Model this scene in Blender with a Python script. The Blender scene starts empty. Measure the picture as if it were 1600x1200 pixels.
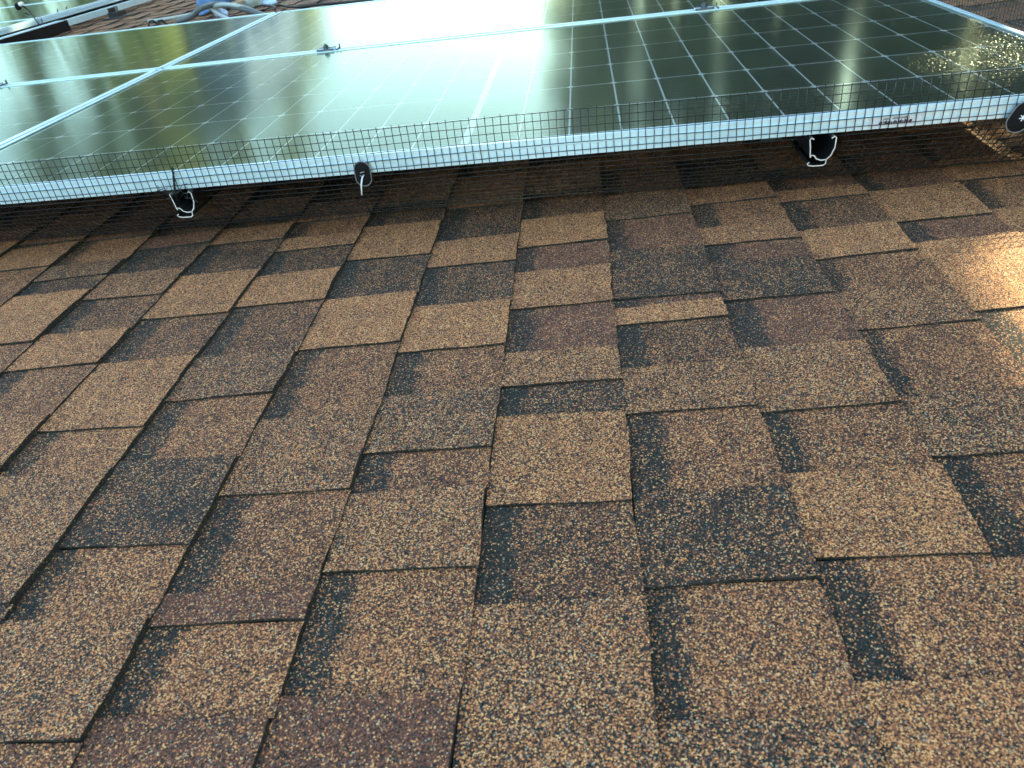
import bpy, math, random
import numpy as np
from mathutils import Matrix, Vector

rnd = random.Random(7)
sc = bpy.context.scene
COL = sc.collection

# ------------------------------------------------------------------ frames
# roof frame: X runs down the slope, Y along the eave, Z is the roof's normal.
# z = 0 is the top of the panels of the near array.
PITCH = math.radians(18.0)
M = Matrix.Translation((0, 0, 4.3)) @ Matrix.Rotation(PITCH, 4, 'Y')

# ------------------------------------------------------------------ camera
cam_d = bpy.data.cameras.new("camera")
cam = bpy.data.objects.new("camera", cam_d)
COL.objects.link(cam)
R = ((0.991297617901035, 0.07258456398363039, -0.10982037067429615),
     (-0.04822622297814584, -0.5760067649794234, -0.8160211015134364),
     (-0.122487812295737, 0.8142159957709294, -0.5674936546515377))
CAMP = Vector((0.21110905, -1.19990463, 0.3504559))
right, down, fwd = Vector(R[0]), Vector(R[1]), Vector(R[2])
cm = Matrix((( right.x, -down.x, -fwd.x, CAMP.x),
             ( right.y, -down.y, -fwd.y, CAMP.y),
             ( right.z, -down.z, -fwd.z, CAMP.z),
             (0, 0, 0, 1)))
cam.matrix_world = M @ cm
cam_d.sensor_width = 36.0
cam_d.lens = 1139.513 * 36.0 / 1600.0
cam_d.clip_start = 0.02
cam_d.clip_end = 3000
cam_d.dof.use_dof = True
cam_d.dof.focus_distance = 1.15
cam_d.dof.aperture_fstop = 13.0
sc.camera = cam

# ------------------------------------------------------------------ sun and sky
SUN_AZ, SUN_EL = math.radians(45.0), math.radians(31.0)          # in the roof frame
sdir_l = Vector((math.sin(SUN_AZ) * math.cos(SUN_EL), math.cos(SUN_AZ) * math.cos(SUN_EL), math.sin(SUN_EL)))
sdir = (M.to_3x3() @ sdir_l).normalized()
w_el = math.asin(sdir.z)
w_az = math.atan2(sdir.x, sdir.y)

world = bpy.data.worlds.new("World")
sc.world = world
world.use_nodes = True
nt = world.node_tree
nt.nodes.clear()
sky = nt.nodes.new("ShaderNodeTexSky")
sky.sky_type = 'NISHITA'
sky.sun_disc = False
sky.sun_elevation = w_el
sky.sun_rotation = w_az
sky.air_density = 1.0
sky.dust_density = 0.35
sky.ozone_density = 0.5
bg = nt.nodes.new("ShaderNodeBackground")
bg.inputs[1].default_value = 0.15
wo = nt.nodes.new("ShaderNodeOutputWorld")
# bright haze and thin cloud standing low in the sky on the sun's side
wtc = nt.nodes.new("ShaderNodeTexCoord")
wdot = nt.nodes.new("ShaderNodeVectorMath"); wdot.operation = 'DOT_PRODUCT'
nt.links.new(wtc.outputs["Generated"], wdot.inputs[0]); wdot.inputs[1].default_value = sdir
wm = nt.nodes.new("ShaderNodeMapRange"); wm.interpolation_type = 'SMOOTHSTEP'
wm.inputs["From Min"].default_value = -0.20; wm.inputs["From Max"].default_value = 0.55
nt.links.new(wdot.outputs["Value"], wm.inputs["Value"])
wsep = nt.nodes.new("ShaderNodeSeparateXYZ"); nt.links.new(wtc.outputs["Generated"], wsep.inputs[0])
we = nt.nodes.new("ShaderNodeMapRange"); we.interpolation_type = 'SMOOTHSTEP'
we.inputs["From Min"].default_value = 0.75; we.inputs["From Max"].default_value = 0.15
nt.links.new(wsep.outputs[2], we.inputs["Value"])
wn = nt.nodes.new("ShaderNodeTexNoise"); wn.inputs["Scale"].default_value = 3.0; wn.inputs["Detail"].default_value = 6
nt.links.new(wtc.outputs["Generated"], wn.inputs["Vector"])
wk = nt.nodes.new("ShaderNodeMath"); wk.operation = 'MULTIPLY'
nt.links.new(wm.outputs[0], wk.inputs[0]); nt.links.new(we.outputs[0], wk.inputs[1])
wk2 = nt.nodes.new("ShaderNodeMath"); wk2.operation = 'MULTIPLY'
nt.links.new(wk.outputs[0], wk2.inputs[0]); nt.links.new(wn.outputs["Fac"], wk2.inputs[1])
HAZE = 0.6
wv = nt.nodes.new("ShaderNodeVectorMath"); wv.operation = 'SCALE'
wv.inputs[0].default_value = (0.90*HAZE, 1.0*HAZE, 0.92*HAZE)
nt.links.new(wk2.outputs[0], wv.inputs["Scale"])
wa = nt.nodes.new("ShaderNodeVectorMath"); wa.operation = 'ADD'
nt.links.new(sky.outputs[0], wa.inputs[0]); nt.links.new(wv.outputs[0], wa.inputs[1])
wt = nt.nodes.new("ShaderNodeVectorMath"); wt.operation = 'MULTIPLY'
wt.inputs[1].default_value = (1.03, 1.0, 0.86)          # hazy, slightly warm air
nt.links.new(wa.outputs[0], wt.inputs[0])
nt.links.new(wt.outputs[0], bg.inputs[0])
nt.links.new(bg.outputs[0], wo.inputs[0])

sun_d = bpy.data.lights.new("sun", 'SUN')
sun_d.energy = 3.3
sun_d.angle = math.radians(0.5)
sun_d.color = (1.0, 0.90, 0.56)
sun = bpy.data.objects.new("sun", sun_d)
COL.objects.link(sun)
sun.matrix_world = Matrix.Translation((0, 0, 20)) @ sdir.to_track_quat('Z', 'Y').to_matrix().to_4x4()

sc.view_settings.view_transform = 'Standard'
sc.view_settings.look = 'None'
sc.view_settings.gamma = 1.0
sc.view_settings.use_curve_mapping = False
sc.view_settings.exposure = 2.65
sc.cycles.max_bounces = 8
sc.cycles.transparent_max_bounces = 12
sc.cycles.caustics_reflective = False
sc.cycles.caustics_refractive = False

# ------------------------------------------------------------------ helpers
def newmat(name):
    m = bpy.data.materials.new(name)
    m.use_nodes = True
    n = m.node_tree.nodes
    l = m.node_tree.links
    return m, n, l, n["Principled BSDF"]

def simple(name, col, rough=0.6, metal=0.0, noise=0.0, nscale=40.0, bump=0.0, bscale=200.0, coat=0.0):
    m, n, l, b = newmat(name)
    b.inputs["Base Color"].default_value = (*col, 1)
    b.inputs["Roughness"].default_value = rough
    b.inputs["Metallic"].default_value = metal
    b.inputs["Coat Weight"].default_value = coat
    tc = n.new("ShaderNodeTexCoord")
    if noise > 0:
        t = n.new("ShaderNodeTexNoise")
        t.inputs["Scale"].default_value = nscale
        t.inputs["Detail"].default_value = 5
        l.new(tc.outputs["Object"], t.inputs["Vector"])
        mr = n.new("ShaderNodeMapRange")
        mr.inputs["From Min"].default_value = 0.3
        mr.inputs["From Max"].default_value = 0.7
        mr.inputs["To Min"].default_value = 1 - noise
        mr.inputs["To Max"].default_value = 1 + noise
        l.new(t.outputs["Fac"], mr.inputs["Value"])
        mx = n.new("ShaderNodeVectorMath")
        mx.operation = 'SCALE'
        mx.inputs[0].default_value = col
        l.new(mr.outputs[0], mx.inputs["Scale"])
        l.new(mx.outputs[0], b.inputs["Base Color"])
    if bump > 0:
        t2 = n.new("ShaderNodeTexNoise")
        t2.inputs["Scale"].default_value = bscale
        l.new(tc.outputs["Object"], t2.inputs["Vector"])
        bp = n.new("ShaderNodeBump")
        bp.inputs["Strength"].default_value = bump
        bp.inputs["Distance"].default_value = 0.001
        l.new(t2.outputs["Fac"], bp.inputs["Height"])
        l.new(bp.outputs[0], b.inputs["Normal"])
    return m

class G:
    """collects geometry for one mesh, vertices in the roof frame (or world)"""
    def __init__(s):
        s.v = []; s.f = []; s.mi = []
    def quad(s, a, b, c, d, mi=0):
        k = len(s.v); s.v += [a, b, c, d]; s.f.append((k, k+1, k+2, k+3)); s.mi.append(mi)
    def box(s, x0, x1, y0, y1, z0, z1, mi=0):
        k = len(s.v)
        s.v += [(x0,y0,z0),(x1,y0,z0),(x1,y1,z0),(x0,y1,z0),(x0,y0,z1),(x1,y0,z1),(x1,y1,z1),(x0,y1,z1)]
        for q in ((0,3,2,1),(4,5,6,7),(0,1,5,4),(1,2,6,5),(2,3,7,6),(3,0,4,7)):
            s.f.append(tuple(k+i for i in q)); s.mi.append(mi)
    def tube(s, pts, r, n=6, cap=True, mi=0):
        k0 = len(s.v)
        P = [Vector(p) for p in pts]
        rr = r if isinstance(r, (list, tuple)) else [r]*len(P)
        prev = None
        for i, p in enumerate(P):
            t = (P[min(i+1, len(P)-1)] - P[max(i-1, 0)]).normalized()
            if prev is None:
                a = t.orthogonal().normalized()
            else:
                a = (prev - t*prev.dot(t)).normalized()
            prev = a
            b = t.cross(a)
            for j in range(n):
                an = 2*math.pi*j/n
                s.v.append(tuple(p + (a*math.cos(an) + b*math.sin(an))*rr[i]))
        for i in range(len(P)-1):
            for j in range(n):
                s.f.append((k0+i*n+j, k0+i*n+(j+1)%n, k0+(i+1)*n+(j+1)%n, k0+(i+1)*n+j)); s.mi.append(mi)
        if cap:
            s.f.append(tuple(k0+j for j in reversed(range(n)))); s.mi.append(mi)
            e = k0+(len(P)-1)*n
            s.f.append(tuple(e+j for j in range(n))); s.mi.append(mi)
    def prism(s, prof, axis, a0, a1, mi=0, closed=True):
        """extrude a 2D outline along an axis; axis 'y': prof=(x,z); axis 'x': prof=(y,z); axis 'z': prof=(x,y)"""
        def P(p, a):
            return {'y': (p[0], a, p[1]), 'x': (a, p[0], p[1]), 'z': (p[0], p[1], a)}[axis]
        k = len(s.v); n = len(prof)
        s.v += [P(p, a0) for p in prof] + [P(p, a1) for p in prof]
        for i in range(n if closed else n-1):
            j = (i+1) % n
            s.f.append((k+i, k+j, k+n+j, k+n+i)); s.mi.append(mi)
        if closed:
            s.f.append(tuple(k+i for i in reversed(range(n)))); s.mi.append(mi)
            s.f.append(tuple(k+n+i for i in range(n))); s.mi.append(mi)
    def mesh(s, name, off=(0,0,0), mats=(), smooth=False):
        me = bpy.data.meshes.new(name)
        me.from_pydata([(a-off[0], b-off[1], c-off[2]) for a, b, c in s.v], [], s.f)
        for m in mats: me.materials.append(m)
        if len(mats) > 1:
            me.polygons.foreach_set("material_index", s.mi)
        if smooth:
            me.polygons.foreach_set("use_smooth", [True]*len(me.polygons))
        me.update()
        return me

def fixn(me):
    import bmesh
    bm = bmesh.new(); bm.from_mesh(me)
    bmesh.ops.recalc_face_normals(bm, faces=bm.faces)
    bm.to_mesh(me); bm.free(); me.update()
    return me

BASE = {}
def thing(name, label, cat, base, group=None, W=M):
    o = bpy.data.objects.new(name, None)
    o.empty_display_size = 0.05
    COL.objects.link(o)
    o.matrix_world = W @ Matrix.Translation(base)
    BASE[o.name] = Vector(base)
    o["label"] = label; o["category"] = cat
    if group: o["group"] = group
    return o

def link(name, me, parent, base=None, stuff=False, loc=None):
    o = bpy.data.objects.new(name, me)
    COL.objects.link(o)
    o.parent = parent
    if loc is not None: o.location = loc
    if stuff: o["kind"] = "stuff"
    return o

def part(name, g, mats, parent, base, smooth=False, stuff=False):
    if not isinstance(mats, (list, tuple)): mats = (mats,)
    me = fixn(g.mesh(name, base, mats, smooth))
    return link(name, me, parent, stuff=stuff)

def solo(name, g, mats, label, cat, base, group=None, smooth=False, W=M, kind=None):
    if not isinstance(mats, (list, tuple)): mats = (mats,)
    me = fixn(g.mesh(name, base, mats, smooth))
    o = bpy.data.objects.new(name, me)
    COL.objects.link(o)
    o.matrix_world = W @ Matrix.Translation(base)
    if label: o["label"] = label
    if cat: o["category"] = cat
    if group: o["group"] = group
    if kind: o["kind"] = kind
    return o

# ------------------------------------------------------------------ materials
def shingle_material():
    m, n, l, b = newmat("shingle granules")
    def val(x):
        v = n.new("ShaderNodeValue"); v.outputs[0].default_value = x; return v.outputs[0]
    def math_(op, a, c, cl=False):
        q = n.new("ShaderNodeMath"); q.operation = op; q.use_clamp = cl
        for i, s in enumerate((a, c)):
            if isinstance(s, (int, float)): q.inputs[i].default_value = s
            else: l.new(s, q.inputs[i])
        return q.outputs[0]
    tc = n.new("ShaderNodeTexCoord")
    # distort a little so that cells look like crushed stone
    vor = n.new("ShaderNodeTexVoronoi"); vor.inputs["Scale"].default_value = 820
    l.new(tc.outputs["Object"], vor.inputs["Vector"])
    sep = n.new("ShaderNodeSeparateColor"); l.new(vor.outputs["Color"], sep.inputs[0])
    at = n.new("ShaderNodeAttribute"); at.attribute_name = "mixc"
    fr = n.new("ShaderNodeSeparateColor"); l.new(at.outputs["Color"], fr.inputs[0])
    bd = n.new("ShaderNodeAttribute"); bd.attribute_name = "loc"
    bx = n.new("ShaderNodeSeparateXYZ"); l.new(bd.outputs["Vector"], bx.inputs[0])
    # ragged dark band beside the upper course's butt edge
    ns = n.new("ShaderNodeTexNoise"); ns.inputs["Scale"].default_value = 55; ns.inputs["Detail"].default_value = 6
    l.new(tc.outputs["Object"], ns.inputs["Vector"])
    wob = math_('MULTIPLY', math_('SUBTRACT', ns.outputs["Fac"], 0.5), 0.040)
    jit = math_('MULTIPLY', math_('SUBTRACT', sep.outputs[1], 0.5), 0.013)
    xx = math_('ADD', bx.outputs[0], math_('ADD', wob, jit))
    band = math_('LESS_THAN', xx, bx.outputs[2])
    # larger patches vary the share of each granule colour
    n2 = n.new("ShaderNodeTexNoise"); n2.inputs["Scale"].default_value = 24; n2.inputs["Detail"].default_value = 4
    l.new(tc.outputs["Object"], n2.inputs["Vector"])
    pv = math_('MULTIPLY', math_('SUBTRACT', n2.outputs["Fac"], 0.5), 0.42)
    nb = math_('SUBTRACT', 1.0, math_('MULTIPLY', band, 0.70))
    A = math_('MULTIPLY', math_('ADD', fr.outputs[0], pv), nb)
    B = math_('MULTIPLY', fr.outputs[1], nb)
    L_ = fr.outputs[2]
    r = sep.outputs[0]
    t1 = A
    t2 = math_('ADD', A, B)
    t3 = math_('ADD', t2, L_)
    def rgbmix(f, c1, c2):
        q = n.new("ShaderNodeMix"); q.data_type = 'RGBA'
        l.new(f, q.inputs[0])
        for i, c in ((6, c1), (7, c2)):
            if isinstance(c, tuple): q.inputs[i].default_value = (*c, 1)
            else: l.new(c, q.inputs[i])
        return q.outputs[2]
    s2 = sep.outputs[2]
    gn = n.new("ShaderNodeValToRGB"); l.new(s2, gn.inputs[0])
    cr = gn.color_ramp
    for k_, (p_, c_) in enumerate(((0.0, (0.17, 0.070, 0.032)), (1.0, (0.88, 0.56, 0.26)), (0.35, (0.48, 0.195, 0.082)), (0.62, (0.72, 0.295, 0.120)), (0.84, (0.80, 0.42, 0.160)))):
        if k_ < 2: e_ = cr.elements[k_]; e_.position = p_
        else: e_ = cr.elements.new(p_)
        e_.color = (*c_, 1)
    tan = gn.outputs[0]
    red = rgbmix(s2, (0.060, 0.027, 0.020), (0.24, 0.108, 0.074))
    lig = rgbmix(s2, (0.14, 0.12, 0.095), (0.48, 0.42, 0.30))
    drk = rgbmix(s2, (0.008, 0.0092, 0.0082), (0.044, 0.054, 0.048))
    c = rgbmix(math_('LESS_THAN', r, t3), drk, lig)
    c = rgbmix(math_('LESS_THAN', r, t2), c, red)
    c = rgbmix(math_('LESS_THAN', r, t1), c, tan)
    # crevices between granules show the dark asphalt
    cre = n.new("ShaderNodeMapRange"); cre.inputs["From Min"].default_value = 0.55; cre.inputs["From Max"].default_value = 0.95
    cre.inputs["To Min"].default_value = 0; cre.inputs["To Max"].default_value = 0.75
    l.new(vor.outputs["Distance"], cre.inputs["Value"])
    c = rgbmix(cre.outputs[0], c, (0.016, 0.014, 0.013))
    l.new(c, b.inputs["Base Color"])
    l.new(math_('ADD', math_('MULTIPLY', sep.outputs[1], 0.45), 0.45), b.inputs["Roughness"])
    b.inputs["Specular IOR Level"].default_value = 0.15
    bp = n.new("ShaderNodeBump"); bp.inputs["Strength"].default_value = 0.9; bp.inputs["Distance"].default_value = 0.0011
    hh = math_('SUBTRACT', math_('MULTIPLY', sep.outputs[1], 0.7), vor.outputs["Distance"])
    l.new(hh, bp.inputs["Height"])
    l.new(bp.outputs[0], b.inputs["Normal"])
    return m
MAT_SH = shingle_material()
def edge_material():
    m, n, l, b = newmat("asphalt cut edge with granules")
    tc = n.new("ShaderNodeTexCoord")
    v = n.new("ShaderNodeTexVoronoi"); v.inputs["Scale"].default_value = 800
    l.new(tc.outputs["Object"], v.inputs["Vector"])
    sp = n.new("ShaderNodeSeparateColor"); l.new(v.outputs["Color"], sp.inputs[0])
    r = n.new("ShaderNodeValToRGB"); l.new(sp.outputs[0], r.inputs[0])
    r.color_ramp.interpolation = 'CONSTANT'
    r.color_ramp.elements[0].color = (0.006, 0.006, 0.005, 1)
    r.color_ramp.elements[1].position = 0.62; r.color_ramp.elements[1].color = (0.024, 0.023, 0.015, 1)
    for p_, c_ in ((0.88, (0.06, 0.05, 0.032)), (0.97, (0.20, 0.14, 0.07))):
        e_ = r.color_ramp.elements.new(p_); e_.color = (*c_, 1)
    l.new(r.outputs[0], b.inputs["Base Color"]); b.inputs["Roughness"].default_value = 0.9
    bp = n.new("ShaderNodeBump"); bp.inputs["Strength"].default_value = 1.0; bp.inputs["Distance"].default_value = 0.001
    l.new(v.outputs["Distance"], bp.inputs["Height"]); l.new(bp.outputs[0], b.inputs["Normal"])
    return m
MAT_EDGE = edge_material()
MAT_ALU = simple("anodised aluminium", (0.64, 0.86, 0.98), 0.33, 0.35, noise=0.05, nscale=30)
MAT_RAILEND = simple("cut aluminium", (0.80, 0.82, 0.84), 0.35, 0.5)
MAT_RAIL = simple("black anodised rail", (0.020, 0.022, 0.024), 0.35, 0.3)
MAT_STEEL = simple("weathered clamp steel", (0.10, 0.115, 0.13), 0.45, 0.8)
MAT_DSTEEL = simple("dark painted steel", (0.018, 0.022, 0.026), 0.55, 0.2)
MAT_WIRE = simple("black vinyl wire", (0.005, 0.0055, 0.006), 0.30)
MAT_BLACK = simple("black plastic", (0.005, 0.005, 0.006), 0.8, noise=0.2)
MAT_BLACK.node_tree.nodes["Principled BSDF"].inputs["Specular IOR Level"].default_value = 0.2
MAT_RIM = simple("worn grey rim", (0.17, 0.18, 0.19), 0.4, 0.3)
MAT_WHITE = simple("white nylon", (0.75, 0.78, 0.80), 0.4)
MAT_BACK = simple("white backsheet", (0.88, 0.90, 0.90), 0.6)
MAT_INK = simple("dark printed ink", (0.045, 0.018, 0.025), 0.6)
MAT_LABEL = simple("pale sticker", (0.56, 0.60, 0.66), 0.5)

def cell_material():
    m, n, l, b = newmat("silicon cell")
    tc = n.new("ShaderNodeTexCoord")
    sx = n.new("ShaderNodeSeparateXYZ"); l.new(tc.outputs["Object"], sx.inputs[0])
    def mth(op, a, c):
        q = n.new("ShaderNodeMath"); q.operation = op
        for i, s in enumerate((a, c)):
            if isinstance(s, (int, float)): q.inputs[i].default_value = s
            else: l.new(s, q.inputs[i])
        return q.outputs[0]
    # nine busbars along X
    y = mth('ADD', mth('DIVIDE', sx.outputs[1], 0.0184), 40.5)
    fr = mth('ABSOLUTE', mth('SUBTRACT', mth('FRACT', y, 0), 0.5), 0)
    bus = mth('LESS_THAN', fr, 0.055)
    mx = n.new("ShaderNodeMix"); mx.data_type = 'RGBA'
    l.new(bus, mx.inputs[0])
    oi = n.new("ShaderNodeObjectInfo")
    base = n.new("ShaderNodeMix"); base.data_type = 'RGBA'
    l.new(oi.outputs["Random"], base.inputs[0])
    base.inputs[6].default_value = (0.028, 0.034, 0.022, 1)
    base.inputs[7].default_value = (0.044, 0.052, 0.032, 1)
    l.new(base.outputs[2], mx.inputs[6])
    mx.inputs[7].default_value = (0.13, 0.15, 0.12, 1)
    l.new(mx.outputs[2], b.inputs["Base Color"])
    b.inputs["Roughness"].default_value = 0.38
    return m
MAT_CELL = cell_material()

def pane_material():
    m = bpy.data.materials.new("textured solar glass"); m.use_nodes = True
    n = m.node_tree.nodes; l = m.node_tree.links; n.clear()
    out = n.new("ShaderNodeOutputMaterial")
    tr = n.new("ShaderNodeBsdfTransparent"); tr.inputs[0].default_value = (0.93, 0.97, 0.94, 1)
    gl = n.new("ShaderNodeBsdfGlossy"); gl.inputs["Color"].default_value = (0.76, 0.92, 0.77, 1)
    gl.inputs["Roughness"].default_value = 0.13
    fr = n.new("ShaderNodeFresnel"); fr.inputs["IOR"].default_value = 1.46
    mix = n.new("ShaderNodeMixShader")
    tc = n.new("ShaderNodeTexCoord")
    # the moulded texture of solar glass: every tiny facet leans its own way
    vo = n.new("ShaderNodeTexVoronoi"); vo.inputs["Scale"].default_value = 900
    l.new(tc.outputs["Object"], vo.inputs["Vector"])
    sb = n.new("ShaderNodeVectorMath"); sb.operation = 'SUBTRACT'; sb.inputs[1].default_value = (.5, .5, .5)
    l.new(vo.outputs["Color"], sb.inputs[0])
    scl = n.new("ShaderNodeVectorMath"); scl.operation = 'SCALE'; scl.inputs["Scale"].default_value = 0.95
    l.new(sb.outputs[0], scl.inputs[0])
    ge = n.new("ShaderNodeNewGeometry")
    ad = n.new("ShaderNodeVectorMath"); ad.operation = 'ADD'
    l.new(ge.outputs["Normal"], ad.inputs[0]); l.new(scl.outputs[0], ad.inputs[1])
    nm = n.new("ShaderNodeVectorMath"); nm.operation = 'NORMALIZE'; l.new(ad.outputs[0], nm.inputs[0])
    g2 = n.new("ShaderNodeBsdfGlossy"); g2.inputs["Color"].default_value = (0.85, 0.97, 0.84, 1)
    g2.inputs["Roughness"].default_value = 0.22
    l.new(nm.outputs[0], g2.inputs["Normal"])
    mg = n.new("ShaderNodeMixShader"); mg.inputs[0].default_value = 0.055
    l.new(gl.outputs[0], mg.inputs[1]); l.new(g2.outputs[0], mg.inputs[2])
    l.new(fr.outputs[0], mix.inputs[0]); l.new(tr.outputs[0], mix.inputs[1]); l.new(mg.outputs[0], mix.inputs[2])
    l.new(mix.outputs[0], out.inputs[0])
    return m
MAT_PANE = pane_material()

def leaf_material(name, c1, c2):
    m, n, l, b = newmat(name)
    tc = n.new("ShaderNodeTexCoord")
    t = n.new("ShaderNodeTexNoise"); t.inputs["Scale"].default_value = 1.6; t.inputs["Detail"].default_value = 4
    l.new(tc.outputs["Object"], t.inputs["Vector"])
    r = n.new("ShaderNodeValToRGB")
    r.color_ramp.elements[0].position = 0.35; r.color_ramp.elements[0].color = (*c1, 1)
    r.color_ramp.elements[1].position = 0.65; r.color_ramp.elements[1].color = (*c2, 1)
    l.new(t.outputs["Fac"], r.inputs[0]); l.new(r.outputs[0], b.inputs["Base Color"])
    b.inputs["Roughness"].default_value = 0.55
    tl = n.new("ShaderNodeBsdfTranslucent"); l.new(r.outputs[0], tl.inputs[0])
    ms = n.new("ShaderNodeMixShader"); ms.inputs[0].default_value = 0.5
    l.new(b.outputs[0], ms.inputs[1]); l.new(tl.outputs[0], ms.inputs[2])
    l.new(ms.outputs[0], n["Material Output"].inputs[0])
    return m
MAT_LEAF = leaf_material("dark leaves", (0.050, 0.080, 0.022), (0.190, 0.220, 0.055))
MAT_LEAFY = leaf_material("yellow green leaves", (0.17, 0.23, 0.08), (0.46, 0.47, 0.15))
MAT_BARK = simple("bark", (0.09, 0.065, 0.045), 0.9, noise=0.4, nscale=12, bump=0.5, bscale=30)
MAT_GRASS = simple("lawn grass", (0.045, 0.075, 0.022), 0.9, noise=0.35, nscale=0.6)
MAT_SIDING = simple("dusty pink siding", (0.32, 0.14, 0.13), 0.8, noise=0.12, nscale=3)
MAT_SLATE = simple("slate blue roofing", (0.11, 0.16, 0.27), 0.8, noise=0.2, nscale=8)
MAT_BWALL = simple("slate blue painted siding", (0.14, 0.20, 0.40), 0.8, noise=0.1, nscale=3)
MAT_WALL = simple("beige house wall", (0.42, 0.37, 0.30), 0.85, noise=0.1, nscale=5)
MAT_WINDOW = simple("dark window glass", (0.02, 0.025, 0.03), 0.08)
MAT_TRIM = simple("white painted trim", (0.75, 0.75, 0.73), 0.5)

# ------------------------------------------------------------------ the setting: ground and the house under the roof
g = G(); g.quad((-400,-400,0),(400,-400,0),(400,400,0),(-400,400,0))
solo("ground", g, MAT_GRASS, None, None, (0,0,0), W=Matrix(), kind="structure")

E_ = 0.143; X0 = 0.08604065692908311; H_ = 0.14021863
SY, SX, YAW = 0.012305546, -0.0031353081, -0.00963317
# roof sheet frame (origin under the near array, slightly askew to the panels)
rz = Vector((-SX, -SY, 1)).normalized()
ry = Vector((YAW, 1, SX*YAW + SY)).normalized()
rx = ry.cross(rz).normalized()
MR_local = Matrix(((rx.x, ry.x, rz.x, X0), (rx.y, ry.y, rz.y, 0), (rx.z, ry.z, rz.z, -H_ + SX*X0), (0,0,0,1)))
MR = M @ MR_local
# in this frame line i is at x = (i-8)*E_, and z = 0 is the sheet's surface

RX0, RX1, RY0, RY1 = -6.2, 3.2, -3.2, 9.5
g = G(); g.box(RX0, RX1, RY0, RY1, -0.05, -0.012)
deck = solo("roof", g, MAT_EDGE, None, None, (0,0,0), W=MR, kind="structure")
# walls of the house carrying the roof (stand well inside the eaves)
def W2(x, y, z=0): return MR @ Vector((x, y, z))
g = G()
zl = W2(RX1-0.5, 0).z - 0.12
xl = W2(RX1-0.5, 0).x; xh = W2(RX0+0.2, 0).x; zh = W2(RX0+0.2, 0).z - 0.12
g.prism([(xl, 0), (xh, 0), (xh, zh), (xl, zl)], 'y', RY0+0.4, RY1-0.4)
solo("house_wall", g, MAT_WALL, "beige rendered house walls carrying the shingled roof", "house", (0,0,0), W=Matrix())
g = G(); g.box(RX1+0.002, RX1+0.03, RY0, RY1, -0.16, 0.0)
part("fascia", g, MAT_TRIM, deck, (0,0,0))

# ------------------------------------------------------------------ shingles
MIX = {  # share of tan, maroon, light granules
 'tan':  (0.54, 0.26, 0.030), 'gold': (0.44, 0.34, 0.025), 'brown': (0.34, 0.38, 0.020), 'red': (0.17, 0.62, 0.035),
 'dark': (0.16, 0.16, 0.035), 'far': (0.30, 0.30, 0.20), 'dkbr': (0.24, 0.27, 0.02), 'mix': (0.38, 0.24, 0.055), 'grey': (0.27, 0.22, 0.070)}
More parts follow.
